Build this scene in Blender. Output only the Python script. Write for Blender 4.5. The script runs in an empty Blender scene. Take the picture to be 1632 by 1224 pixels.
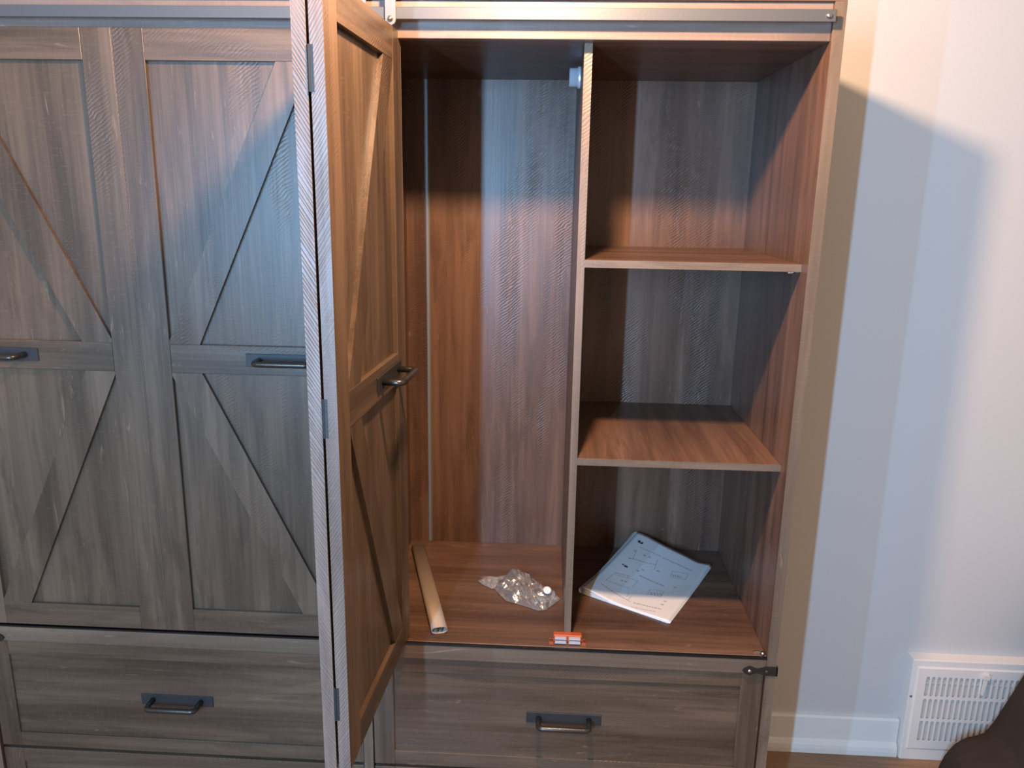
import bpy, bmesh, math, random
from mathutils import Vector, Matrix, noise

random.seed(7)
S = bpy.context.scene
COL = S.collection

# ------------------------------------------------------------------ camera
cam_d = bpy.data.cameras.new('camera')
cam = bpy.data.objects.new('camera', cam_d)
COL.objects.link(cam)
S.camera = cam
cam_d.sensor_fit = 'HORIZONTAL'
cam_d.sensor_width = 36.0
cam_d.lens = 36.0 * 1244.18 / 1632.0
cam_d.clip_start = 0.02
R_ = Vector((0.9986, 0.0511, 0.0163)).normalized()
F_ = Vector((-0.0459, 0.9712, -0.2339)).normalized()
U_ = R_.cross(F_).normalized()
R_ = F_.cross(U_).normalized()
M = Matrix((R_, U_, -F_)).transposed().to_4x4()
M.translation = Vector((-0.4314, -1.2906, 1.3548))
cam.matrix_world = M

# ------------------------------------------------------------------ world and lights
w = bpy.data.worlds.new('room_ambient')
S.world = w
w.use_nodes = True
bgn = w.node_tree.nodes['Background']
bgn.inputs[0].default_value = (1.0, 0.79, 0.63, 1)
bgn.inputs[1].default_value = 0.57


def light(name, kind, loc, power, color, **kw):
    d = bpy.data.lights.new(name, kind)
    d.energy = power
    d.color = color
    for k, v in kw.items():
        setattr(d, k, v)
    o = bpy.data.objects.new(name, d)
    o.location = loc
    COL.objects.link(o)
    return o


# warm bulb hanging in front of the wardrobe, above the frame
light('ceiling_bulb', 'POINT', (-0.47, -0.44, 1.855), 75.0, (1.0, 0.63, 0.39), shadow_soft_size=0.028)
# daylight through two narrow windows behind the camera, to the left
l1 = light('window_light', 'AREA', (-0.955, -2.05, 1.32), 53.0, (0.31, 0.61, 1.0), shape='RECTANGLE', size=0.03, size_y=0.8)
l1.rotation_euler = (math.radians(90), 0, 0)
l2 = light('window_light', 'AREA', (-1.62, -2.1, 1.32), 21.0, (0.24, 0.56, 1.0), shape='RECTANGLE', size=0.03, size_y=0.8)
l2.rotation_euler = (math.radians(90), 0, math.radians(-20))

S.view_settings.view_transform = 'Standard'
S.view_settings.look = 'None'
S.view_settings.exposure = 0.0
S.view_settings.gamma = 1.0
S.view_settings.use_curve_mapping = False


# ------------------------------------------------------------------ materials
def new_mat(name):
    m = bpy.data.materials.new(name)
    m.use_nodes = True
    nt = m.node_tree
    return m, nt, nt.nodes['Principled BSDF']


def plain(name, col, rough=0.5, metal=0.0, bump=0.0, bscale=200.0, var=0.0, spec=0.5):
    m, nt, b = new_mat(name)
    b.inputs['Base Color'].default_value = (*col, 1)
    b.inputs['Roughness'].default_value = rough
    b.inputs['Metallic'].default_value = metal
    b.inputs['Specular IOR Level'].default_value = spec
    N, L = nt.nodes, nt.links
    tc = N.new('ShaderNodeTexCoord')
    nz = N.new('ShaderNodeTexNoise')
    nz.inputs['Scale'].default_value = bscale
    nz.inputs['Detail'].default_value = 3
    L.new(tc.outputs['Object'], nz.inputs['Vector'])
    if var:
        mx = N.new('ShaderNodeMix')
        mx.data_type = 'RGBA'
        mx.inputs['A'].default_value = (*[c * (1 - var) for c in col], 1)
        mx.inputs['B'].default_value = (*[min(1, c * (1 + var)) for c in col], 1)
        L.new(nz.outputs['Fac'], mx.inputs['Factor'])
        L.new(mx.outputs['Result'], b.inputs['Base Color'])
    if bump:
        bp = N.new('ShaderNodeBump')
        bp.inputs['Strength'].default_value = bump
        bp.inputs['Distance'].default_value = 0.001
        L.new(nz.outputs['Fac'], bp.inputs['Height'])
        L.new(bp.outputs['Normal'], b.inputs['Normal'])
    return m


def math_node(N, op, a=None, b=None, clamp=False):
    n = N.new('ShaderNodeMath')
    n.operation = op
    n.use_clamp = clamp
    for i, v in enumerate((a, b)):
        if v is None:
            continue
        if isinstance(v, (int, float)):
            n.inputs[i].default_value = v
        else:
            n.id_data.links.new(v, n.inputs[i])
    return n.outputs[0]


def wood(name, grain, dark, mid, lite, saw=1.0, rough=0.37, contrast=1.0, patch=(0.53, 0.72)):
    """rustic saw-marked board; grain is the local axis the fibres follow"""
    m, nt, b = new_mat(name)
    N, L = nt.nodes, nt.links
    tc = N.new('ShaderNodeTexCoord')
    oi = N.new('ShaderNodeObjectInfo')
    off = N.new('ShaderNodeCombineXYZ')
    for i, k in enumerate((3.1, 7.7, 5.3)):
        L.new(math_node(N, 'MULTIPLY', oi.outputs['Random'], k), off.inputs[i])
    add = N.new('ShaderNodeVectorMath')
    add.operation = 'ADD'
    L.new(tc.outputs['Object'], add.inputs[0])
    L.new(off.outputs[0], add.inputs[1])

    def tex(across, along, detail, rgh=0.55, dist=0.0):
        mp = N.new('ShaderNodeMapping')
        sc = [across] * 3
        sc['XYZ'.index(grain)] = along
        mp.inputs['Scale'].default_value = sc
        L.new(add.outputs[0], mp.inputs['Vector'])
        nz = N.new('ShaderNodeTexNoise')
        nz.inputs['Scale'].default_value = 1.0
        nz.inputs['Detail'].default_value = detail
        nz.inputs['Roughness'].default_value = rgh
        nz.inputs['Distortion'].default_value = dist
        L.new(mp.outputs[0], nz.inputs['Vector'])
        return nz.outputs['Fac']

    broad = tex(16, 0.9, 3, 0.6, 0.5)
    fine = tex(150, 4, 3, 0.6)
    tick = tex(60, 420, 2, 0.6)
    blot = tex(5, 2.2, 2)
    v = math_node(N, 'MULTIPLY', broad, 0.62)
    v = math_node(N, 'ADD', v, math_node(N, 'MULTIPLY', fine, 0.20))
    v = math_node(N, 'ADD', v, math_node(N, 'MULTIPLY', blot, 0.18))
    rp = N.new('ShaderNodeValToRGB')
    c = rp.color_ramp
    k = 0.13 / contrast
    c.elements[0].position = 0.5 - k
    c.elements[0].color = (*dark, 1)
    c.elements[1].position = 0.5 + k
    c.elements[1].color = (*lite, 1)
    e = c.elements.new(0.5)
    e.color = (*mid, 1)
    L.new(v, rp.inputs['Fac'])
    # darker smears and pale worn flecks of the printed laminate
    sm = N.new('ShaderNodeMapRange')
    sm.inputs['From Min'].default_value = 0.50
    sm.inputs['From Max'].default_value = 0.68
    sm.inputs['To Max'].default_value = 0.55
    L.new(tex(22, 3.2, 4, 0.65, 1.2), sm.inputs['Value'])
    mxs = N.new('ShaderNodeMix')
    mxs.data_type = 'RGBA'
    L.new(sm.outputs[0], mxs.inputs['Factor'])
    L.new(rp.outputs['Color'], mxs.inputs['A'])
    mxs.inputs['B'].default_value = (*[q * 0.8 for q in dark], 1)
    fl = N.new('ShaderNodeMapRange')
    fl.inputs['From Min'].default_value = 0.66
    fl.inputs['From Max'].default_value = 0.76
    fl.inputs['To Max'].default_value = 0.6
    L.new(tex(70, 9, 3, 0.6, 2.0), fl.inputs['Value'])
    mxf = N.new('ShaderNodeMix')
    mxf.data_type = 'RGBA'
    L.new(fl.outputs[0], mxf.inputs['Factor'])
    L.new(mxs.outputs['Result'], mxf.inputs['A'])
    mxf.inputs['B'].default_value = (*[q * 1.6 for q in lite], 1)
    base = mxf.outputs['Result']
    # saw marks: arcs of a big blade, sheared so that they run diagonally on edges too
    sx = N.new('ShaderNodeSeparateXYZ')
    L.new(add.outputs[0], sx.inputs[0])
    cx = N.new('ShaderNodeCombineXYZ')
    zz = math_node(N, 'ADD', sx.outputs[2], math_node(N, 'MULTIPLY', sx.outputs[1], 1.6))
    L.new(sx.outputs[0], cx.inputs[0])
    L.new(zz, cx.inputs[2])
    mp = N.new('ShaderNodeMapping')
    mp.inputs['Location'].default_value = (-0.9, 0, 0.5)
    L.new(cx.outputs[0], mp.inputs['Vector'])
    # arcs repeat: fold z so each 0.5 m has its own arc centre
    wv = N.new('ShaderNodeTexWave')
    wv.wave_type = 'BANDS'
    wv.bands_direction = 'DIAGONAL'
    wv.inputs['Scale'].default_value = 92.0
    wv.inputs['Distortion'].default_value = 7.0
    wv.inputs['Detail'].default_value = 2.0
    wv.inputs['Detail Scale'].default_value = 0.5
    mp2 = N.new('ShaderNodeMapping')
    mp2.inputs['Scale'].default_value = (-0.75, 1, 1)
    L.new(mp.outputs[0], mp2.inputs['Vector'])
    L.new(mp2.outputs[0], wv.inputs['Vector'])
    mk = N.new('ShaderNodeMapRange')
    mk.inputs['From Min'].default_value = patch[0]
    mk.inputs['From Max'].default_value = patch[1]
    L.new(tex(13, 2.6, 3), mk.inputs['Value'])
    sawv = math_node(N, 'MULTIPLY', math_node(N, 'POWER', wv.outputs['Fac'], 1.6), mk.outputs[0])
    # colour: saw grooves slightly darker, ticks slightly lighter
    mixs = N.new('ShaderNodeMix')
    mixs.data_type = 'RGBA'
    L.new(math_node(N, 'MULTIPLY', sawv, 0.45 * saw, clamp=True), mixs.inputs['Factor'])
    L.new(base, mixs.inputs['A'])
    mixs.inputs['B'].default_value = (*[q * 0.6 for q in dark], 1)
    mixt = N.new('ShaderNodeMix')
    mixt.data_type = 'RGBA'
    tk = N.new('ShaderNodeMapRange')
    tk.inputs['From Min'].default_value = 0.56
    tk.inputs['From Max'].default_value = 0.74
    tk.inputs['To Max'].default_value = 0.2
    L.new(tick, tk.inputs['Value'])
    L.new(tk.outputs[0], mixt.inputs['Factor'])
    L.new(mixs.outputs['Result'], mixt.inputs['A'])
    mixt.inputs['B'].default_value = (*[min(1, q * 1.25) for q in lite], 1)
    L.new(mixt.outputs['Result'], b.inputs['Base Color'])
    hgt = math_node(N, 'SUBTRACT', math_node(N, 'MULTIPLY', fine, 0.35), math_node(N, 'MULTIPLY', sawv, 0.9 * saw))
    hgt = math_node(N, 'ADD', hgt, math_node(N, 'MULTIPLY', tick, 0.12))
    bp = N.new('ShaderNodeBump')
    bp.inputs['Strength'].default_value = 0.55
    bp.inputs['Distance'].default_value = 0.0012
    L.new(hgt, bp.inputs['Height'])
    L.new(bp.outputs['Normal'], b.inputs['Normal'])
    b.inputs['Roughness'].default_value = rough
    b.inputs['Specular IOR Level'].default_value = 0.55
    return m


DK, MD, LT = (0.052, 0.034, 0.0215), (0.098, 0.064, 0.041), (0.154, 0.102, 0.066)
WZ = wood('walnut_board_upright', 'Z', DK, MD, LT, saw=0.55)
WX = wood('walnut_board_level', 'X', DK, MD, LT, saw=0.4)
DK2, MD2, LT2 = (0.072, 0.037, 0.023), (0.136, 0.072, 0.045), (0.200, 0.112, 0.073)
WZB = wood('walnut_back_upright', 'Z', DK2, MD2, LT2, saw=0.8, patch=(0.47, 0.75))
WZP = wood('walnut_panel_upright', 'Z', DK2, MD2, LT2, saw=0.08)
WXP = wood('walnut_panel_level', 'X', DK2, MD2, LT2, saw=0.05)
WYP = wood('walnut_panel_deep', 'Y', DK2, MD2, LT2, saw=0.0)
EDC = ((0.115, 0.080, 0.055), (0.160, 0.113, 0.078), (0.21, 0.152, 0.106))
EDF = ((0.135, 0.096, 0.076), (0.19, 0.137, 0.110), (0.25, 0.182, 0.148))
EBZ = wood('walnut_edge_band', 'Z', *EDC, saw=0.5)
EBD = wood('walnut_door_edge', 'Z', *EDF, saw=1.0, patch=(0.38, 0.62))
EBF = wood('walnut_fascia', 'X', *EDF, saw=0.0)
EBX = wood('walnut_edge_band_level', 'X', *EDC, saw=0.0)
BLACK = plain('black_metal', (0.075, 0.072, 0.068), 0.3, 0.8, 0.15, 300)
PLATE = plain('black_metal_plate', (0.034, 0.036, 0.038), 0.5, 0.3, 0.2, 400)
RAILM = plain('grey_painted_steel', (0.10, 0.105, 0.11), 0.42, 0.35, 0.1, 200)
STRAPM = plain('steel_strap', (0.22, 0.225, 0.23), 0.4, 0.5, 0.1, 200)
CHROME = plain('chrome', (0.80, 0.82, 0.85), 0.12, 1.0)
SCREWM = plain('steel_screw', (0.55, 0.54, 0.52), 0.25, 1.0)
BATTEN = plain('grey_plastic_joint', (0.17, 0.165, 0.145), 0.4, 0.0)
GUIDE = plain('black_guide', (0.012, 0.011, 0.011), 0.3, 0.2)
WALLM = plain('wall_paint', (0.62, 0.60, 0.575), 0.6, 0.0, 0.25, 240, 0.015)
TRIMM = plain('white_gloss_trim', (0.80, 0.79, 0.75), 0.35, 0.0, 0.1, 60, 0.02)
VENTM = plain('white_enamel', (0.82, 0.77, 0.71), 0.38, 0.0, 0.06, 150, 0.01)
DAMPER = plain('grey_damper', (0.64, 0.59, 0.54), 0.5)
ORANGE = plain('orange_plastic', (0.44, 0.085, 0.03), 0.35)
NICKEL = plain('satin_nickel', (0.72, 0.75, 0.80), 0.22, 0.45)
IRON = plain('black_iron', (0.016, 0.013, 0.011), 0.5, 0.1)
PLATEM = plain('pale_steel', (0.55, 0.56, 0.60), 0.3, 0.2)
RODM = plain('champagne_metal', (0.29, 0.225, 0.17), 0.5, 0.15, 0.1, 400, 0.05)
RODIN = plain('dull_metal_inside', (0.16, 0.16, 0.15), 0.5, 0.5)
PAPER = plain('paper', (0.78, 0.77, 0.76), 0.75, 0.0, 0.1, 120, 0.02)
INK = plain('grey_ink', (0.42, 0.42, 0.43), 0.8)
INKD = plain('black_ink', (0.04, 0.04, 0.05), 0.8)
CAPM = plain('white_plastic', (0.85, 0.84, 0.82), 0.4)
CLOTH = plain('dark_brown_cloth', (0.046, 0.034, 0.027), 0.95, 0.0, 0.6, 900, 0.15, 0.1)
FLW = [wood('oak_plank_%d' % i, 'X', *[tuple(c * s for c in q) for q in ((0.22, 0.115, 0.055), (0.32, 0.175, 0.085), (0.40, 0.235, 0.125))], saw=0.0, rough=0.35) for i, s in enumerate((1.0, 0.88))]


def film(name, milky):
    m, nt, b = new_mat(name)
    N, L = nt.nodes, nt.links
    out = N['Material Output']
    tr = N.new('ShaderNodeBsdfTransparent')
    tr.inputs[0].default_value = (0.93, 0.92, 0.91, 1)
    gl = N.new('ShaderNodeBsdfGlossy')
    gl.inputs['Roughness'].default_value = 0.2
    gl.inputs['Color'].default_value = (1, 1, 1, 1)
    df = N.new('ShaderNodeBsdfDiffuse')
    df.inputs['Color'].default_value = (0.8, 0.8, 0.8, 1)
    tc = N.new('ShaderNodeTexCoord')
    nz = N.new('ShaderNodeTexNoise')
    nz.inputs['Scale'].default_value = 48
    nz.inputs['Detail'].default_value = 2
    L.new(tc.outputs['Object'], nz.inputs['Vector'])
    bp = N.new('ShaderNodeBump')
    bp.inputs['Strength'].default_value = 0.9
    bp.inputs['Distance'].default_value = 0.006
    L.new(nz.outputs['Fac'], bp.inputs['Height'])
    L.new(bp.outputs['Normal'], gl.inputs['Normal'])
    lw = N.new('ShaderNodeFresnel')
    lw.inputs['IOR'].default_value = 2.0
    L.new(bp.outputs['Normal'], lw.inputs['Normal'])
    m1 = N.new('ShaderNodeMixShader')
    m1.inputs[0].default_value = milky
    L.new(tr.outputs[0], m1.inputs[1])
    L.new(df.outputs[0], m1.inputs[2])
    m2 = N.new('ShaderNodeMixShader')
    fac = math_node(N, 'ADD', lw.outputs[0], 0.28, clamp=True)
    L.new(fac, m2.inputs[0])
    L.new(m1.outputs[0], m2.inputs[1])
    L.new(gl.outputs[0], m2.inputs[2])
    L.new(m2.outputs[0], out.inputs['Surface'])
    return m


FILM = film('clear_film', 0.26)
FILMT = film('milky_film', 0.38)


# ------------------------------------------------------------------ builders
def new_obj(name, verts, faces, mat, parent=None, smooth=False, loc=(0, 0, 0)):
    me = bpy.data.meshes.new(name)
    me.from_pydata([tuple(v) for v in verts], [], faces)
    bm = bmesh.new()
    bm.from_mesh(me)
    bmesh.ops.recalc_face_normals(bm, faces=bm.faces)
    bm.to_mesh(me)
    bm.free()
    if smooth:
        me.polygons.foreach_set('use_smooth', [True] * len(me.polygons))
    me.materials.append(mat)
    o = bpy.data.objects.new(name, me)
    o.location = loc
    COL.objects.link(o)
    if parent is not None:
        o.parent = parent
    return o


def box_data(x0, x1, y0, y1, z0, z1):
    v = [(x, y, z) for z in (z0, z1) for y in (y0, y1) for x in (x0, x1)]
    f = [(0, 2, 3, 1), (4, 5, 7, 6), (0, 1, 5, 4), (2, 6, 7, 3), (0, 4, 6, 2), (1, 3, 7, 5)]
    return v, f


def prism_data(poly, y0, y1, axis='Y'):
    """poly of (a, b) extruded along an axis"""
    n = len(poly)
    if axis == 'Y':
        P = lambda a, b, t: (a, t, b)
    elif axis == 'X':
        P = lambda a, b, t: (t, a, b)
    else:
        P = lambda a, b, t: (a, b, t)
    v = [P(a, b, y0) for a, b in poly] + [P(a, b, y1) for a, b in poly]
    f = [tuple(range(n)), tuple(range(2 * n - 1, n - 1, -1))]
    f += [(i, (i + 1) % n, n + (i + 1) % n, n + i) for i in range(n)]
    return v, f


class MB:
    def __init__(s):
        s.v, s.f = [], []

    def add(s, d):
        k = len(s.v)
        s.v += list(d[0])
        s.f += [tuple(i + k for i in q) for q in d[1]]
        return s

    def box(s, *a):
        return s.add(box_data(*a))

    def tube(s, path, r, n=10, cap=True):
        path = [Vector(p) for p in path]
        k0 = len(s.v)
        up = None
        for i, p in enumerate(path):
            t = (path[min(i + 1, len(path) - 1)] - path[max(i - 1, 0)]).normalized()
            if up is None:
                up = t.orthogonal().normalized()
            up = (up - t * up.dot(t)).normalized()
            sd = t.cross(up)
            for j in range(n):
                a = 2 * math.pi * j / n
                s.v.append(tuple(p + r * (math.cos(a) * up + math.sin(a) * sd)))
        for i in range(len(path) - 1):
            for j in range(n):
                a, b = k0 + i * n + j, k0 + i * n + (j + 1) % n
                s.f.append((a, b, b + n, a + n))
        if cap:
            s.f.append(tuple(range(k0, k0 + n)))
            e = k0 + (len(path) - 1) * n
            s.f.append(tuple(range(e + n - 1, e - 1, -1)))
        return s

    def lathe(s, prof, c, axis='Y', n=14):
        """prof: (radius, t) along axis from c"""
        k0 = len(s.v)
        c = Vector(c)
        for r, t in prof:
            for j in range(n):
                a = 2 * math.pi * j / n
                u, w_ = r * math.cos(a), r * math.sin(a)
                s.v.append(tuple(c + Vector({'Y': (u, t, w_), 'X': (t, u, w_), 'Z': (u, w_, t)}[axis])))
        for i in range(len(prof) - 1):
            for j in range(n):
                a, b = k0 + i * n + j, k0 + i * n + (j + 1) % n
                s.f.append((a, b, b + n, a + n))
        s.f.append(tuple(range(k0, k0 + n)))
        e = k0 + (len(prof) - 1) * n
        s.f.append(tuple(range(e, e + n)))
        return s

    def build(s, name, mat, parent=None, smooth=False, loc=(0, 0, 0)):
        return new_obj(name, s.v, s.f, mat, parent, smooth, loc)


def board(name, x0, x1, y0, y1, z0, z1, mat, parent=None, bev=0.0008, loc=(0, 0, 0)):
    o = new_obj(name, *box_data(x0, x1, y0, y1, z0, z1), mat, parent, loc=loc)
    if bev:
        bm = bmesh.new()
        bm.from_mesh(o.data)
        bmesh.ops.bevel(bm, geom=list(bm.edges), offset=bev, segments=1, affect='EDGES')
        bm.to_mesh(o.data)
        bm.free()
    return o


def tag(o, label=None, cat=None, group=None, kind=None):
    if label:
        o['label'] = label
    if cat:
        o['category'] = cat
    if group:
        o['group'] = group
    if kind:
        o['kind'] = kind
    return o


def empty(name, loc):
    o = bpy.data.objects.new(name, None)
    o.empty_display_size = 0.1
    o.location = loc
    COL.objects.link(o)
    return o


# ------------------------------------------------------------------ the room
WY0 = 0.469
wall = board('wall_back', -2.6, 2.4, WY0, WY0 + 0.1, 0, 2.6, WALLM, bev=0)
tag(wall, 'painted wall behind the wardrobe', 'wall', kind='structure')

floor = board('floor', -2.6, 2.4, -2.4, WY0, -0.06, -0.012, FLW[0], bev=0)
tag(floor, 'brown wooden plank floor', 'floor', kind='structure')
pw = 0.115
k = 0
y = WY0
while y > -2.35:
    xs = -2.6 + random.uniform(-0.9, 0.0)
    while xs < 2.4:
        a, b_ = max(xs, -2.6), min(xs + 1.35, 2.4)
        if b_ - a > 0.05:
            board('floor_plank', a + 0.0008, b_ - 0.0008, y - pw + 0.0008, y - 0.0004, -0.012, 0.0, FLW[k % 2], floor, 0.0012)
        xs += 1.35
        k += 1
    y -= pw


def baseboard(name, x0, x1):
    prof = [(WY0, 0), (WY0, 0.099), (WY0 - 0.008, 0.099), (WY0 - 0.012, 0.094), (WY0 - 0.012, 0.034),
            (WY0 - 0.016, 0.031), (WY0 - 0.021, 0.022), (WY0 - 0.023, 0.012), (WY0 - 0.023, 0)]
    o = new_obj(name, *prism_data(prof, x0, x1, 'X'), TRIMM)
    return tag(o, 'white baseboard along the wall', 'baseboard', kind='structure')


VX0, VX1 = 0.470, 0.846
baseboard('baseboard_back', -2.6, VX0 - 0.001)
baseboard('trim_1', VX1 + 0.001, 2.4)

# ------------------------------------------------------------------ the wardrobe
XC = -0.759
W = empty('wardrobe', (XC, 0.22, 0))
tag(W, 'large dark walnut farmhouse wardrobe with barn doors, one folded open', 'wardrobe')
W_OFF = Vector((-XC, -0.22, 0))


def part(name, x0, x1, y0, y1, z0, z1, mat, bev=0.0008, parent=None):
    dx, dy = -XC, -0.22
    return board(name, x0 + dx, x1 + dx, y0 + dy, y1 + dy, z0, z1, mat, parent or W, bev)


def wbuild(mb, name, mat, smooth=False, parent=None):
    mb.v = [tuple(Vector(v) + W_OFF) for v in mb.v]
    return mb.build(name, mat, parent or W, smooth)


T = 0.018
ZT = 1.664
DB = 0.439                      # depth of the back panel
ZF = 0.545                      # top of the compartment floor
part('side_panel', -T, 0, 0, 0.456, 0, ZT - T, WZP)
part('side_panel', -1.518, -1.5, 0, 0.456, 0, ZT - T, WZP)
part('top_panel', -1.518, 0, 0.0, 0.456, ZT - T, ZT, WXP)
part('center_partition', -0.768, -0.750, 0.002, DB, 0, 1.591, WZP)
part('top_board', -1.5, -T, 0.024, DB, 1.591, 1.607, WXP)
part('fascia_board', -1.5, -T, 0.006, 0.024, 1.591, ZT - T, EBF)
part('bottom_board', -0.750, -T, 0.004, DB, ZF - 0.016, ZF, WXP)
part('bottom_board', -1.5, -0.768, 0.022, DB, ZF - 0.016, ZF, WXP)
g = part('bottom_guide', -0.750, -T, -0.001, 0.004, 0.5395, ZF - 0.001, GUIDE, 0)
g['label'] = 'black bottom guide strip'
g = part('bottom_guide', -1.5, -0.768, 0.002, 0.021, 0.5395, 0.5425, GUIDE, 0)
g['label'] = 'black bottom guide strip'
part('front_rail', -1.5, -T, 0.0, 0.02, 0.510, 0.5395, EBX)
part('plinth_board', -1.5, -T, 0.02, 0.036, 0.0, 0.030, WX)
# back panels with plastic joint strips
part('back_panel', -0.750, -0.7025, DB, DB + 0.005, 0.03, 1.607, WZB, 0)
part('back_panel', -0.7025, -T, DB, DB + 0.005, 0.03, 1.607, WZB, 0)
part('back_panel', -1.5, -0.750, DB, DB + 0.005, 0.03, 1.607, WZB, 0)
b = part('joint_strip', -0.7065, -0.6985, DB - 0.003, DB, ZF, 1.591, BATTEN, 0.001)
b['label'] = 'thin grey plastic joint strip down the back panel'
# divider and shelves of the right-hand bay
XD0, XD1 = -0.3885, -0.3755
part('divider_panel', XD0, XD1, 0.034, DB, ZF, 1.591, WZP)
part('shelf', XD1, -T, 0.034, DB, 1.2405, 1.253, WXP)
part('shelf', XD1, -T, 0.034, DB, 0.8905, 0.903, WYP)
# banded front edges
for a, b, yy, z0, z1, m in ((XD1, -T, 0.034, 1.2405, 1.253, EBX), (XD1, -T, 0.034, 0.8905, 0.903, EBX), (XD0, XD1, 0.034, ZF, 1.591, EBZ),
                            (-T, 0, 0.0, 0, ZT - T, EBZ), (-1.518, -1.5, 0.0, 0, ZT - T, EBZ), (-0.768, -0.750, 0.002, 0, 1.591, EBZ)):
    part('edge_band', a, b, yy - 0.0007, yy, z0, z1, m, 0)['label'] = 'paler banded front edge'
# shelf pin, rod socket
mb = MB().lathe([(0.003, 0), (0.003, 0.004), (0.0022, 0.011), (0.0008, 0.013)], (-T, 0.066, 1.2365), 'X', 10)
mb.v = [(-2 * T - v[0], v[1], v[2]) for v in mb.v]
wbuild(mb, 'shelf_pin', CHROME, True)['label'] = 'tiny bright shelf pin'
mb = MB()
c0 = Vector((XD0, 0.205, 1.564))
n = 20
ring = []
for (rx, rz, t) in ((0.012, 0.019, 0.0), (0.012, 0.019, -0.004), (0.0105, 0.0175, -0.005), (0.0095, 0.016, -0.005), (0.0095, 0.016, -0.019), (0.0075, 0.0138, -0.020), (0.0075, 0.0138, -0.006)):
    ring.append([tuple(c0 + Vector((t, rx * math.cos(2 * math.pi * i / n), rz * math.sin(2 * math.pi * i / n)))) for i in range(n)])
for r_ in ring:
    mb.v += r_
for i in range(len(ring) - 1):
    for j in range(n):
        a, b_ = i * n + j, i * n + (j + 1) % n
        mb.f.append((a, b_, b_ + n, a + n))
mb.f.append(tuple(range((len(ring) - 1) * n, len(ring) * n)))
wbuild(mb, 'rod_socket', NICKEL, True)['label'] = 'chrome closet rod socket'

# barn-door rail with bolts, hanger straps
rail = part('door_rail', -1.498, -0.0195, -0.016, -0.012, 1.614, 1.6315, RAILM, 0.0008)
rail['label'] = 'grey steel sliding rail across the top'
for bx in (-0.030, -1.485):
    mb = MB().lathe([(0.0045, -0.012), (0.0045, -0.0165), (0.0036, -0.0185), (0.0012, -0.0192)], (bx, 0, 1.6225), 'Y', 10)
    mb.lathe([(0.004, 0.006), (0.004, -0.012)], (bx, 0, 1.6225), 'Y', 8)
    wbuild(mb, 'bolt', SCREWM, True, rail).parent = rail
for sx in (-0.685, -0.7305):
    hw = 0.008
    pts = [(sx - hw, 1.69)]
    for i in range(9):
        a = math.pi + math.pi * i / 8
        pts.append((sx + hw * math.cos(a), 1.6125 + hw * math.sin(a)))
    pts.append((sx + hw, 1.69))
    mb = MB().add(prism_data(pts, -0.0225, -0.0185))
    st = wbuild(mb, 'hanger_strap', STRAPM)
    st['label'] = 'grey steel hanger strap over the rail'
    for bz in (1.6135, 1.645):
        mb = MB().lathe([(0.0042, -0.0225), (0.0042, -0.025), (0.003, -0.0268), (0.001, -0.0272)], (sx, 0, bz), 'Y', 10)
        wbuild(mb, 'bolt', SCREWM, True, st)


def handle(parent, cx, cz, y0=0.0):
    p = board('handle_plate', cx - 0.071, cx + 0.071, y0 - 0.0025, y0, cz - 0.0115, cz + 0.0115, PLATE, parent, 0.0006)
    p['label'] = 'flat black metal handle plate'
    h, d, r = 0.0475, 0.034, 0.009
    path = [(cx - h, y0 - 0.002, cz), (cx - h, y0 - d + r, cz)]
    for i in range(1, 6):
        a = math.pi / 2 * i / 5
        path.append((cx - h + r - r * math.cos(a), y0 - d + r - r * math.sin(a), cz))
    for i in range(0, 6):
        a = math.pi / 2 * i / 5
        path.append((cx + h - r + r * math.sin(a), y0 - d + r - r * math.cos(a), cz))
    path.append((cx + h, y0 - 0.002, cz))
    o = MB().tube(path, 0.0052, 10).build('handle_bar', BLACK, parent, True)
    o['label'] = 'black bar handle'
    return o


# doors: local x runs from the fold seam (0) to the free stile (sg * w), front faces local -y
DW, DT = 0.363, 0.017
Z0, Z1 = 0.5475, 1.603
ST = 0.050
ZR = (0.592, 1.047, 1.098, 1.5545)       # bottom rail top, mid rail, top rail bottom


def make_door(sg, loc, rz, label):
    def bx(n, a, b, y0, y1, z0, z1, m, p, bev=0.0008):
        a, b = sorted((sg * a, sg * b))
        return board(n, a, b, y0, y1, z0, z1, m, p, bev)
    a, b = sorted((sg * (ST - 0.002), sg * (DW - ST + 0.002)))
    door = board('door', a, b, 0.0078, DT - 0.001, Z0 + 0.03, Z1 - 0.03, WZ, W, 0)
    door['label'] = label
    door.location = Vector(loc) + W_OFF
    door.rotation_euler = (0, 0, rz)
    bx('stile', 0, ST, 0, DT, Z0, Z1, WZ, door)
    bx('stile', DW - ST, DW, 0, DT, Z0, Z1, WZ, door)
    for z0, z1 in ((Z0, ZR[0]), (ZR[1], ZR[2]), (ZR[3], Z1)):
        bx('rail', ST, DW - ST, 0.0002, DT - 0.0005, z0, z1, WX, door)
    for q in (-0.0007, DW):
        bx('edge_band', q, q + 0.0007, 0, DT, Z0, Z1, EBD, door, 0)
    i0, i1, bw = ST, DW - ST, 0.053
    for (za, zb) in ((ZR[2], ZR[3]), (ZR[1], ZR[0])):
        # from the seam side near the mid rail out to the far corner
        s_ = (zb - za) / (i1 - i0 - 0.053 + 0.0)
        pl = [(i0, za), (i0 + bw, za), (i1, zb - (zb - za) * 0.012), (i1, zb), (i1 - bw, zb), (i0, za + (zb - za) * 0.012)]
        pl = [(sg * p, q) for p, q in pl]
        o = new_obj('brace', *prism_data(pl, 0.0006, 0.0079), WZ, door)
    hx = sg * (DW - 0.038 - 0.071)
    handle(door, hx, 0.5 * (ZR[1] + ZR[2]) + 0.001, 0.0)
    return door


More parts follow.
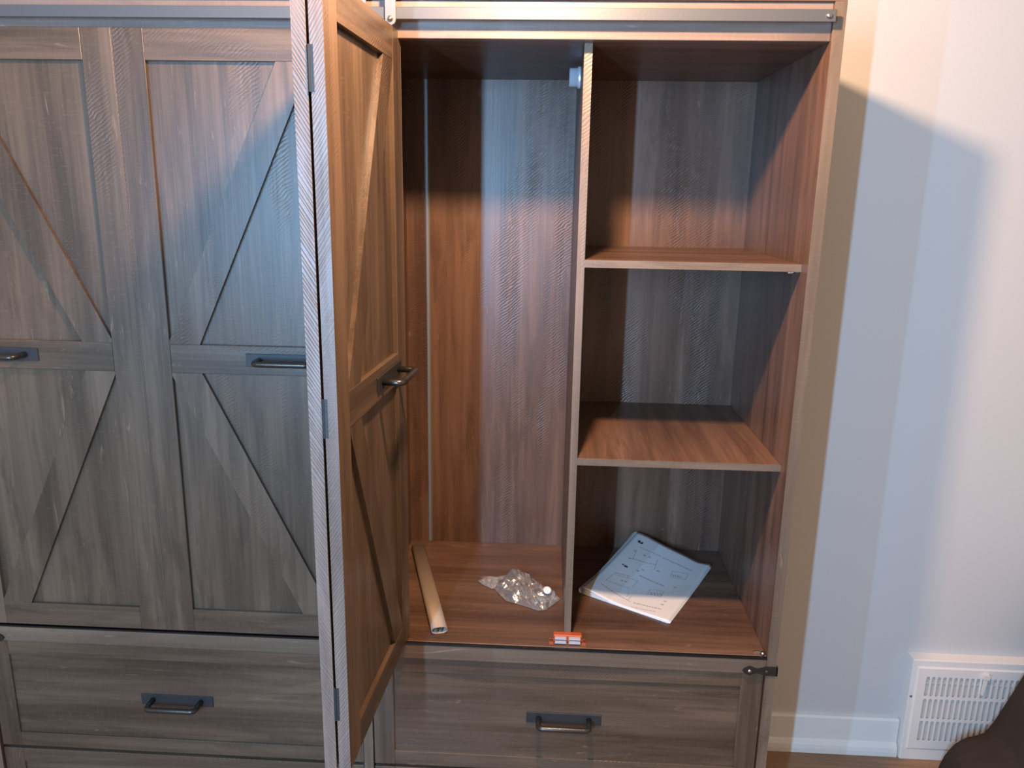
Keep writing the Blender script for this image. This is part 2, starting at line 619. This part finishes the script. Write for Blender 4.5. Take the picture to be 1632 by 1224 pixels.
make_door(+1, (-1.1335, 0, 0), 0, 'closed barn door panel with a diagonal brace, nearer the folded doors')
make_door(-1, (-1.1355, 0, 0), 0, 'closed barn door panel with a diagonal brace, at the left edge')
# the folded pair, its seam towards the room
dD = make_door(+1, (-0.6990, -0.3405, 0), math.radians(86.8), 'barn door panel folded open, its braced face turned to the right')
dC = make_door(-1, (-0.7365, -0.3405, 0), math.radians(-88.6), 'barn door panel folded open behind the other, seen edge on')
# hinges in the fold and screws on the free edge (children of the right-hand folded panel)
for zc in (1.495, 1.073, 0.655):
    mb = MB()
    mb.box(-0.0012, 0.0, DT - 0.004, DT + 0.0022, zc - 0.026, zc + 0.026)
    mb.tube([(-0.001, DT + 0.0015, zc - 0.026), (-0.001, DT + 0.0015, zc + 0.026)], 0.0017, 8)
    mb.build('hinge', PLATE, dD, False)['label'] = 'steel butt hinge in the fold'
for zc in (1.572, 1.546):
    MB().lathe([(0.004, 0), (0.004, 0.002), (0.0025, 0.0032), (0.0008, 0.0035)], (DW, 0.006, zc), 'X', 10).build('screw', SCREWM, dD, True)
MB().lathe([(0.0026, 0), (0.0022, -0.002), (0.0008, -0.0028)], (0.0, 0.0085, 0.632), 'X', 10).build('screw', CHROME, dC, True)
# lock knob of the guide at the right end, small metal stop on the board
wbuild(MB().lathe([(0.0045, 0.0), (0.0045, 0.004), (0.003, 0.0055)], (-0.0245, 0.008, ZF), 'Z', 10), 'guide_pin', SCREWM, True)['label'] = 'small metal guide pin'
part('guide_stop', -0.040, -0.028, 0.012, 0.016, ZF, ZF + 0.0025, CHROME, 0.0005)['label'] = 'sliver of bright metal'


# drawers
def make_drawer(x0, x1, z0, z1, label):
    yf = 0.005
    d = part('drawer', x0 + 0.038, x1 - 0.038, yf + 0.004, yf + 0.016, z0 + 0.028, z1 - 0.028, WX, 0)
    d['label'] = label
    for a, b in ((x0, x0 + 0.040), (x1 - 0.040, x1)):
        part('stile', a, b, yf, yf + 0.018, z0, z1, WZ, 0.0008, d)
    part('rail', x0 + 0.040, x1 - 0.040, yf + 0.0003, yf + 0.0175, z0, z0 + 0.030, WX, 0.0006, d)
    part('rail', x0 + 0.040, x1 - 0.040, yf + 0.0003, yf + 0.0175, z1 - 0.030, z1, WX, 0.0006, d)
    o = part('drawer_box', x0 + 0.02, x1 - 0.02, yf + 0.018, 0.42, z0 + 0.01, z1 - 0.02, WX, 0, d)
    hz = z0 + (z1 - z0) * 0.50
    handle(d, 0.5 * (x0 + x1) - XC, hz, yf + 0.004 - 0.22)
    return d


for z0, z1, nm in ((0.2735, 0.508, 'upper'), (0.033, 0.2665, 'lower')):
    make_drawer(-0.7485, -0.0195, z0, z1, '%s drawer front under the open compartment' % nm)
    make_drawer(-1.4985, -0.7695, z0, z1, '%s drawer front under the closed doors' % nm)
for a, b in ((-0.750, -0.018), (-1.5, -0.768)):
    part('drawer_bearer', a, b, 0.03, 0.43, 0.2675, 0.2725, WX, 0)

# spear-point corner straps
for mir in (False, True):
    half = [(-0.0608, 0.517), (-0.0565, 0.5225), (-0.050, 0.5255), (-0.0455, 0.5258), (-0.040, 0.5228), (-0.034, 0.5215),
            (-0.027, 0.5232), (-0.019, 0.5262), (0.0025, 0.5265), (0.0025, 0.5080), (-0.019, 0.5083), (-0.027, 0.5112),
            (-0.034, 0.5128), (-0.040, 0.5115), (-0.0455, 0.5085), (-0.050, 0.5088), (-0.0565, 0.5115)]
    fx = (lambda q: 2 * XC - q) if mir else (lambda q: q)
    mb = MB().add(prism_data([(fx(p), q) for p, q in half], -0.003, -0.0002))
    xa, xb = sorted((fx(0.0003), fx(0.0025)))
    mb.box(xa, xb, -0.003, 0.05, 0.508, 0.5265)
    br = wbuild(mb, 'corner_strap', IRON)
    br['label'] = 'black spear-point metal corner strap'
    for px in (-0.0485, -0.0175):
        m2 = MB().lathe([(0.0036, -0.003), (0.0034, -0.0045), (0.002, -0.0055), (0.0007, -0.0058)], (fx(px), 0, 0.517), 'Y', 10)
        wbuild(m2, 'screw', PLATE if px > -0.03 else SCREWM, True, br)

# double magnetic catch at the foot of the divider
cx = -0.3815
body = part('magnetic_catch', cx - 0.0265, cx + 0.0265, 0.021, 0.034, ZF, ZF + 0.0140, ORANGE, 0.0012)
body['label'] = 'orange plastic double magnetic catch'
for sgn in (-1, 1):
    mb = MB()
    xa, xb = sorted((cx + sgn * 0.0025, cx + sgn * 0.0235))
    mb.box(xa, xb, 0.015, 0.021, ZF + 0.0085, ZF + 0.0112)
    mb.box(xa, xb, 0.011, 0.021, ZF + 0.0025, ZF + 0.0052)
    wbuild(mb, 'catch_plate', PLATEM, False, body)['label'] = 'pair of bright steel plates'
    mb = MB().box(*sorted((cx + sgn * 0.0265, cx + sgn * 0.034)), 0.012, 0.026, ZF, ZF + 0.004)
    wbuild(mb, 'catch_ear', ORANGE, False, body)
    mb = MB().lathe([(0.0032, 0.004), (0.0028, 0.0058), (0.0008, 0.0064)], (cx + sgn * 0.0305, 0.018, ZF), 'Z', 10)
    wbuild(mb, 'screw', BLACK, True, body)

# ------------------------------------------------------------------ things inside the wardrobe
# oval closet rod lying on the floor of the left bay
pf, pn = Vector((-0.7245, 0.385)), Vector((-0.6235, 0.030))
dv = (pn - pf)
rod = empty('closet_rod', (pf.x, pf.y, ZF + 0.0006))
tag(rod, 'beige metal oval closet rod lying on the wardrobe floor, left bay', 'rod')
rod.rotation_euler = (0, 0, math.atan2(dv.y, dv.x))
RL = dv.length
n = 28


def oval(a, b, t=0.0):
    out = []
    for i in range(n):
        th = 2 * math.pi * i / n
        cs, sn = math.cos(th), math.sin(th)
        out.append((math.copysign(abs(cs) ** 0.62, cs) * a, math.copysign(abs(sn) ** 0.85, sn) * b))
    return out


mb = MB()
A, B, th = 0.0155, 0.0072, 0.0011
rings = [(0, A, B), (RL, A, B), (RL, A - th, B - th), (RL - 0.10, A - th, B - th)]
for x, a, b in rings:
    mb.v += [(x, p, q + B) for p, q in oval(a, b)]
for i in range(3):
    for j in range(n):
        a, b = i * n + j, i * n + (j + 1) % n
        mb.f.append((a, b, b + n, a + n))
mb.f.append(tuple(range(n)))
mb.f.append(tuple(range(3 * n, 4 * n)))
mb.build('tube', RODM, rod, True)
mb = MB()
for q in (-0.0042, 0.0042):
    mb.box(RL - 0.09, RL - 0.0015, q - 0.0006, q + 0.0006, 0.0013, 0.0131)
mb.build('inner_rib', RODIN, rod)['label'] = 'inner web of the hollow rod'


# clear plastic bag
def crumple(x, y, s, a):
    return a * noise.noise(Vector((x * s, y * s, 1.7)))


OUT = [(-0.5135, 0.268), (-0.5045, 0.2834), (-0.5027, 0.3000), (-0.4917, 0.3040), (-0.4795, 0.2796), (-0.4586, 0.2725), (-0.4403, 0.2451),
       (-0.4172, 0.2164), (-0.3990, 0.1884), (-0.3965, 0.1782), (-0.4168, 0.143), (-0.4206, 0.1352), (-0.4381, 0.1289), (-0.4742, 0.1485),
       (-0.5058, 0.1639), (-0.5218, 0.1916), (-0.5340, 0.2119), (-0.5300, 0.240)]
bag = empty('plastic_bag', (-0.46, 0.21, ZF))
tag(bag, 'clear crumpled plastic hardware bag on the wardrobe floor beside the divider', 'bag')


def dense(poly, m):
    out = []
    for i, p in enumerate(poly):
        q = poly[(i + 1) % len(poly)]
        for k in range(m):
            t = k / m
            out.append((p[0] + (q[0] - p[0]) * t, p[1] + (q[1] - p[1]) * t))
    return out


def puffy(name, poly, centre, h, mat, amp, parent):
    P = dense(poly, 3)
    N_ = len(P)
    C_ = Vector(centre)
    K = 9
    mb = MB()
    ox, oy = 0.46, -0.21
    for side in (1, 0):
        for k in range(K + 1):
            s = 1 - k / K if k < K else 0.02
            for (px, py) in P:
                x = C_.x + (px - C_.x) * s
                y = C_.y + (py - C_.y) * s
                z = 0.001
                if side:
                    z += h * (1 - s ** 2.2) ** 0.7
                    fall = min(1, (1 - s) * 6)
                    fold = abs(noise.noise(Vector((x * 42 + y * 25, y * 18 - x * 8, 0.3)))) * 1.6 - 0.35
                    z += fall * (amp * fold + crumple(x, y, 120, amp * 0.5))
                    z = max(z, 0.0016)
                mb.v.append((x + ox, y + oy, z))
        base = 0 if side else (K + 1) * N_
        for k in range(K):
            for j in range(N_):
                a, b = base + k * N_ + j, base + k * N_ + (j + 1) % N_
                mb.f.append((a, b, b + N_, a + N_))
        mb.f.append(tuple(range(base + K * N_, base + (K + 1) * N_)))
    for j in range(N_):
        a, b = j, (j + 1) % N_
        mb.f.append((a, b, b + (K + 1) * N_, a + (K + 1) * N_))
    o = mb.build(name, mat, parent, False)
    return o


puffy('bag_body', OUT, (-0.462, 0.212), 0.018, FILM, 0.014, bag)
TAIL = [(-0.5701, 0.243), (-0.5635, 0.2608), (-0.5333, 0.2604), (-0.5090, 0.2740), (-0.5150, 0.248), (-0.5260, 0.2150), (-0.5392, 0.2119), (-0.5578, 0.227)]
puffy('bag_tail', TAIL, (-0.537, 0.242), 0.008, FILMT, 0.004, bag)['label'] = 'milky twisted tail of the bag'
SEAL = [(-0.4172, 0.2050), (-0.3975, 0.1884), (-0.3930, 0.1782), (-0.4160, 0.143), (-0.4260, 0.152), (-0.4100, 0.180)]
puffy('bag_seal', SEAL, (-0.4095, 0.172), 0.005, FILMT, 0.003, bag)['label'] = 'creased sealed end of the bag'
cap = MB().lathe([(0.0078, 0.0), (0.0084, 0.001), (0.0084, 0.003), (0.0075, 0.0042), (0.003, 0.0042), (0.0022, 0.0032), (0.0006, 0.0032)], (0, 0, 0), 'Z', 20).build('plastic_cap', CAPM, bag, True, (-0.421 + 0.46, 0.184 - 0.21, 0.0165))
cap.rotation_euler = (math.radians(28), math.radians(8), 0)
cap['label'] = 'small white round plastic cap'

# stapled instruction booklet
bk = empty('instruction_booklet', (-0.2, 0.28, ZF))
tag(bk, 'folded white printed booklet with diagrams on the wardrobe floor under the lowest shelf', 'booklet')
C_T, C_R, C_B, C_L = Vector((-0.2105, 0.4300)), Vector((-0.0530, 0.3500)), Vector((-0.1835, 0.1015)), Vector((-0.3500, 0.2080))


def plan(u, v):
    return (C_T * (1 - u) + C_R * u) * (1 - v) + (C_L * (1 - u) + C_B * u) * v


def top_z(u, v):
    z = 0.0032 + 0.0130 * math.exp(-((u) / 0.30) ** 2)
    z += 0.030 * max(0, 1 - v / 0.75) ** 1.5 * max(0, 1 - u / 0.85) ** 0.9
    z += 0.004 * math.sin(math.pi * u) * (1 - v) + 0.002 * math.sin(3.0 * u + 4 * v)
    z += 0.006 * max(0, u - 0.8) / 0.2 * max(0, 1 - v * 2.2)
    return max(z, 0.0025)


def sheet(name, zf, uu, mat, parent, thick=0.0006, shrink=0.0):
    nu, nv = 24, 28
    mb = MB()
    for lay in (0, 1):
        for i in range(nu + 1):
            for j in range(nv + 1):
                u = uu[0] + (uu[1] - uu[0]) * i / nu
                v = shrink + (1 - 2 * shrink) * j / nv
                p = plan(u, v)
                mb.v.append((p.x + 0.2, p.y - 0.28, zf(u, v) - lay * thick))
    st = (nu + 1) * (nv + 1)
    ix = lambda l, i, j: l * st + i * (nv + 1) + j
    for l in (0, 1):
        for i in range(nu):
            for j in range(nv):
                mb.f.append((ix(l, i, j), ix(l, i + 1, j), ix(l, i + 1, j + 1), ix(l, i, j + 1)))
    for i in range(nu):
        for j in (0, nv):
            mb.f.append((ix(0, i, j), ix(0, i + 1, j), ix(1, i + 1, j), ix(1, i, j)))
    for j in range(nv):
        for i in (0, nu):
            mb.f.append((ix(0, i, j), ix(0, i, j + 1), ix(1, i, j + 1), ix(1, i, j)))
    return mb.build(name, mat, parent, True)


cov = sheet('cover_page', top_z, (0.0, 1.0), PAPER, bk)
for q, (s0, k) in enumerate(((0.66, 1.012), (0.36, 1.02))):
    sheet('inner_page', lambda u, v, s0=s0: 0.0012 + (top_z(u, v) - 0.0012) * s0 - 0.0002, (0.012, k), PAPER, bk, 0.0005)
sheet('back_page', lambda u, v: 0.0011 + (top_z(u, v) - 0.0012) * 0.06, (0.0, 1.0), PAPER, bk, 0.0006)
# rounded fold along the spine
mb = MB()
nv = 28
for j in range(nv + 1):
    v = j / nv
    p = plan(0, v)
    dr = (plan(1, v) - plan(0, v)).normalized()
    zt, zb = top_z(0, v), 0.0008
    r = (zt - zb) / 2
    for i in range(9):
        a = math.pi / 2 + math.pi * i / 8
        q = p + dr * (r * 0.8 * math.cos(a))
        mb.v.append((q.x + 0.2, q.y - 0.28, zb + r + r * math.sin(a)))
for j in range(nv):
    for i in range(8):
        a = j * 9 + i
        mb.f.append((a, a + 1, a + 10, a + 9))
mb.build('page_fold', PAPER, bk, True)


# print: small blocks and strokes lying on the cover page
def strokes(name, segs, mat):
    mb = MB()
    for (u0, v0, u1, v1, wd) in segs:
        L = math.hypot((u1 - u0) * 0.19, (v1 - v0) * 0.28)
        m = max(1, int(L / 0.008))
        nx, ny = -(v1 - v0) * 0.28, (u1 - u0) * 0.19
        ln = math.hypot(nx, ny) or 1
        du, dvv = nx / ln * wd / 2 / 0.19, ny / ln * wd / 2 / 0.28
        k0 = len(mb.v)
        for i in range(m + 1):
            t = i / m
            u, v = u0 + (u1 - u0) * t, v0 + (v1 - v0) * t
            for sg in (-1, 1):
                uu, vv = u + sg * du, v + sg * dvv
                p = plan(uu, vv)
                mb.v.append((p.x + 0.2, p.y - 0.28, top_z(uu, vv) + 0.0005))
        for i in range(m):
            a = k0 + 2 * i
            mb.f.append((a, a + 1, a + 3, a + 2))
    return mb.build(name, mat, cov)


PXC = ((1015, 858), (1133, 902), (1066, 991), (924, 946))


def uv(px, py):
    u = v = 0.5
    for _ in range(30):
        t = [((1 - u) * (1 - v), u * (1 - v), u * v, (1 - u) * v)]
        wgt = t[0]
        fx = sum(a * c[0] for a, c in zip(wgt, PXC)) - px
        fy = sum(a * c[1] for a, c in zip(wgt, PXC)) - py
        ju = [(1 - v) * (PXC[1][i] - PXC[0][i]) + v * (PXC[2][i] - PXC[3][i]) for i in (0, 1)]
        jv = [(1 - u) * (PXC[3][i] - PXC[0][i]) + u * (PXC[2][i] - PXC[1][i]) for i in (0, 1)]
        det = ju[0] * jv[1] - jv[0] * ju[1]
        u -= (fx * jv[1] - fy * jv[0]) / det
        v -= (ju[0] * fy - ju[1] * fx) / det
    return min(max(u, 0.02), 0.98), min(max(v, 0.02), 0.98)


def seg(a, b, wd=0.0010):
    return (*uv(*a), *uv(*b), wd)


def words(a, b, wd=0.0022, gap=0.35):
    (u0, v0), (u1, v1) = uv(*a), uv(*b)
    L = math.hypot((u1 - u0) * 0.19, (v1 - v0) * 0.28)
    out, s = [], 0.0
    while s < L:
        l = random.uniform(0.003, 0.008)
        e = min(L, s + l)
        out.append((u0 + (u1 - u0) * s / L, v0 + (v1 - v0) * s / L, u0 + (u1 - u0) * e / L, v0 + (v1 - v0) * e / L, wd))
        s = e + 0.0016
    return out


sg_l = []
sg_l += words((1018, 882), (1053, 892))
sg_l += words((1056, 894), (1103, 911), 0.003)
sg_l += words((1000, 898), (1044, 905))
sg_l += words((977, 920), (1002, 923)) + words((1018, 921), (1058, 936), 0.003)
sg_l += words((956, 938), (1006, 960), 0.0024) + words((1011, 962), (1055, 972), 0.003) + words((1008, 968), (1046, 976), 0.0014)
for q in ([(1013, 886), (1006, 900)], [(1048, 897), (1042, 912)], [(1072, 913), (1097, 916)], [(1097, 916), (1092, 925)], [(1092, 925), (1067, 922)],
          [(1067, 922), (1072, 913)], [(975, 922), (1016, 928)], [(1016, 928), (1008, 938)], [(975, 922), (963, 932)], [(963, 932), (1005, 940)],
          [(1036, 941), (1058, 944)], [(1033, 948), (1052, 952)], [(1036, 941), (1031, 950)], [(1058, 944), (1052, 953)], [(1003, 948), (999, 953)], [(1007, 951), (1002, 957)]):
    sg_l.append(seg(*q))
for c in ((1023, 913), (1048, 914), (1015, 915), (1010, 888), (1026, 893), (1034, 895), (1001, 899), (990, 930), (996, 931), (1060, 960), (1075, 938), (1056, 965)):
    sg_l.append(seg((c[0] - 2, c[1] - 1), (c[0] + 2, c[1] + 0.5), 0.004))
for i in range(4):
    sg_l.append(seg((1071 + 4 * i, 918 + i * .5), (1073 + 4 * i, 921 + i * .5), 0.002))
    sg_l.append(seg((1037 + 5 * i, 945 + i * .7), (1039 + 5 * i, 949 + i * .7), 0.002))
tag(strokes('printed_text', sg_l, INK), 'grey printed lines and diagrams', kind='stuff')
sg_d = [seg((1017.5, 872), (1016.8, 875.5), 0.006), seg((1022.5, 874.5), (1020, 877), 0.005),
        seg((988.5, 907.5), (991.5, 908), 0.004), seg((992, 909), (998, 911), 0.0055)]
tag(strokes('printed_heading', sg_d, INKD), 'bold dark printed marks', kind='stuff')

# ------------------------------------------------------------------ wall register
vent = empty('wall_register', (0.5 * (VX0 + VX1), WY0, 0))
tag(vent, 'white metal wall register with slotted grille at the baseboard', 'vent')
VO = Vector((-0.5 * (VX0 + VX1), -WY0, 0))
YF = 0.442
ZV = 0.281
GX0, GX1, GZ0, GZ1 = 0.489, 0.827, 0.034, 0.257


def vbuild(mb, name, mat, smooth=False, parent=None):
    mb.v = [tuple(Vector(v) + VO) for v in mb.v]
    return mb.build(name, mat, parent or vent, smooth)


mb = MB()
# stamped shell: sloped top and left side, flat border with a chamfer
fr = [(VX0 + 0.004, 0.0), (VX1 - 0.004, 0.0), (VX1 - 0.004, ZV - 0.003), (VX0 + 0.004, ZV - 0.003)]
bkp = [(VX0, 0.0), (VX1, 0.0), (VX1, ZV), (VX0, ZV)]
inn = [(GX0 - 0.004, GZ0 - 0.004), (GX1 + 0.004, GZ0 - 0.004), (GX1 + 0.004, GZ1 + 0.004), (GX0 - 0.004, GZ1 + 0.004)]
in2 = [(GX0, GZ0), (GX1, GZ0), (GX1, GZ1), (GX0, GZ1)]
loops = [(bkp, WY0), (fr, YF + 0.002), ([(a + (0.002 if a < 0.6 else -0.002), b + (0 if b < 0.1 else -0.002)) for a, b in fr], YF), (inn, YF), (in2, YF - 0.003)]
for lp, yy in loops:
    mb.v += [(a, yy, b) for a, b in lp]
for i in range(len(loops) - 1):
    for j in range(4):
        a, b = i * 4 + j, i * 4 + (j + 1) % 4
        mb.f.append((a, b, b + 4, a + 4))
vbuild(mb, 'shell', VENTM)
# grille plate with rounded slots
mb = MB()
rows = [(0.2355, 0.1815), (0.1745, 0.1185), (0.1125, 0.0565)]
SX0, PIT, NC, SWD = 0.5085, 0.01325, 22, 0.0082
yA, yB = YF - 0.003, YF - 0.0015
zs = [GZ1] + [0.5 * (rows[0][1] + rows[1][0]), 0.5 * (rows[1][1] + rows[2][0])] + [GZ0]
cell_x = [GX0] + [SX0 + PIT * i - (PIT - SWD) / 2 for i in range(NC + 1)] + [GX1]
for r in range(3):
    zt_, zb_ = zs[r], zs[r + 1]
    mb.add(([(cell_x[0], yA, zb_), (cell_x[1], yA, zb_), (cell_x[1], yA, zt_), (cell_x[0], yA, zt_)], [(0, 1, 2, 3)]))
    mb.add(([(cell_x[-2], yA, zb_), (cell_x[-1], yA, zb_), (cell_x[-1], yA, zt_), (cell_x[-2], yA, zt_)], [(0, 1, 2, 3)]))
    for c in range(NC):
        xa, xb = cell_x[c + 1], cell_x[c + 2]
        xm = 0.5 * (xa + xb)
        rr = SWD / 2
        hole, outer = [], []
        for q in range(16):
            a = 2 * math.pi * (q + 0.5) / 16
            hz_ = (rows[r][0] - rr) if math.sin(a) > 0 else (rows[r][1] + rr)
            hx_, hzz = xm + rr * math.cos(a), hz_ + rr * math.sin(a)
            hole.append((hx_, hzz))
            if abs(math.cos(a)) > 0.72:
                outer.append((xb if math.cos(a) > 0 else xa, hzz))
            else:
                outer.append((xm + (xb - xm) * max(-1, min(1, math.cos(a) / 0.72)), zt_ if math.sin(a) > 0 else zb_))
        # corner points of the cell replace the nearest outer points
        for (cxn, czn) in ((xa, zt_), (xb, zt_), (xa, zb_), (xb, zb_)):
            kq = min(range(16), key=lambda t: (outer[t][0] - cxn) ** 2 + (outer[t][1] - czn) ** 2)
            outer[kq] = (cxn, czn)
        k0 = len(mb.v)
        mb.v += [(a, yA, b) for a, b in outer] + [(a, yA, b) for a, b in hole] + [(a, yB, b) for a, b in hole]
        for q in range(16):
            q2 = (q + 1) % 16
            mb.f.append((k0 + q, k0 + q2, k0 + 16 + q2, k0 + 16 + q))
            mb.f.append((k0 + 16 + q, k0 + 16 + q2, k0 + 32 + q2, k0 + 32 + q))
vbuild(mb, 'grille', VENTM)['label'] = 'white grille of three rows of upright slots'
mb = MB().box(GX0, GX1, YF + 0.0035, YF + 0.0055, GZ0, GZ1)
mb.box(GX0, GX1, YF - 0.0005, YF + 0.0035, 0.2155, 0.219)
vbuild(mb, 'damper', DAMPER)['label'] = 'grey damper plate behind the slots'
mb = MB()
mb.add(prism_data([(0.6400, 0.1960), (0.6440, 0.1950), (0.6500, 0.2440), (0.6420, 0.2465)], YF - 0.011, YF - 0.006))
mb.add(prism_data([(0.6380, 0.2400), (0.6520, 0.2380), (0.6530, 0.2490), (0.6380, 0.2500)], YF - 0.013, YF - 0.0031))
vbuild(mb, 'damper_lever', VENTM)['label'] = 'small white damper lever'
vbuild(MB().lathe([(0.0035, 0.0), (0.003, -0.0012), (0.001, -0.002)], (0.4795, YF, 0.178), 'Y', 10), 'screw', STRAPM, True)

# ------------------------------------------------------------------ dark cloth at the right
prof = [(0.500, 0.0), (0.5125, 0.070), (0.516, 0.090), (0.525, 0.108), (0.545, 0.121), (0.575, 0.133), (0.610, 0.144), (0.626, 0.152), (0.645, 0.200), (0.682, 0.325), (0.72, 0.43), (0.77, 0.51), (0.83, 0.55), (0.90, 0.545), (0.98, 0.46), (1.05, 0.31), (1.10, 0.17), (1.15, 0.07), (1.19, 0.0)]


def ph(x):
    for (a, za), (b, zb) in zip(prof, prof[1:]):
        if a <= x <= b:
            return za + (zb - za) * (x - a) / (b - a)
    return 0


mb = MB()
xs = sorted(set([p[0] for p in prof] + [0.5 + 0.69 * (i / 84) for i in range(85)]))
NY = 26
yc, hwid = 0.315, 0.105
for x in xs:
    for j in range(NY + 1):
        t = -1 + 2 * j / NY
        hw = hwid * min(1.0, 0.35 + (x - 0.5) / 0.13, 0.35 + (1.19 - x) / 0.16)
        yy = yc + hw * t
        z = ph(x) * max(0.0, 1 - abs(t) ** 3.2) ** 0.55
        if 0 < z and abs(t) < 0.99:
            z += 0.010 * min(1, z / 0.1) * noise.noise(Vector((x * 14 + yy * 9, yy * 22, 0.7))) * (1 - max(0, 1 - abs(t) * 4) * 0.85)
        mb.v.append((x - 0.75, yy - yc, max(0.0, z)))
for i in range(len(xs) - 1):
    for j in range(NY):
        a = i * (NY + 1) + j
        mb.f.append((a, a + 1, a + NY + 2, a + NY + 1))
last = (len(xs) - 1) * (NY + 1)
mb.f.append(tuple(range(last, last + NY + 1)))
cl = mb.build('draped_cloth', CLOTH, None, True, (0.760, yc, 0.001))
tag(cl, 'dark brown cloth heaped on the floor in front of the white register', 'cloth')
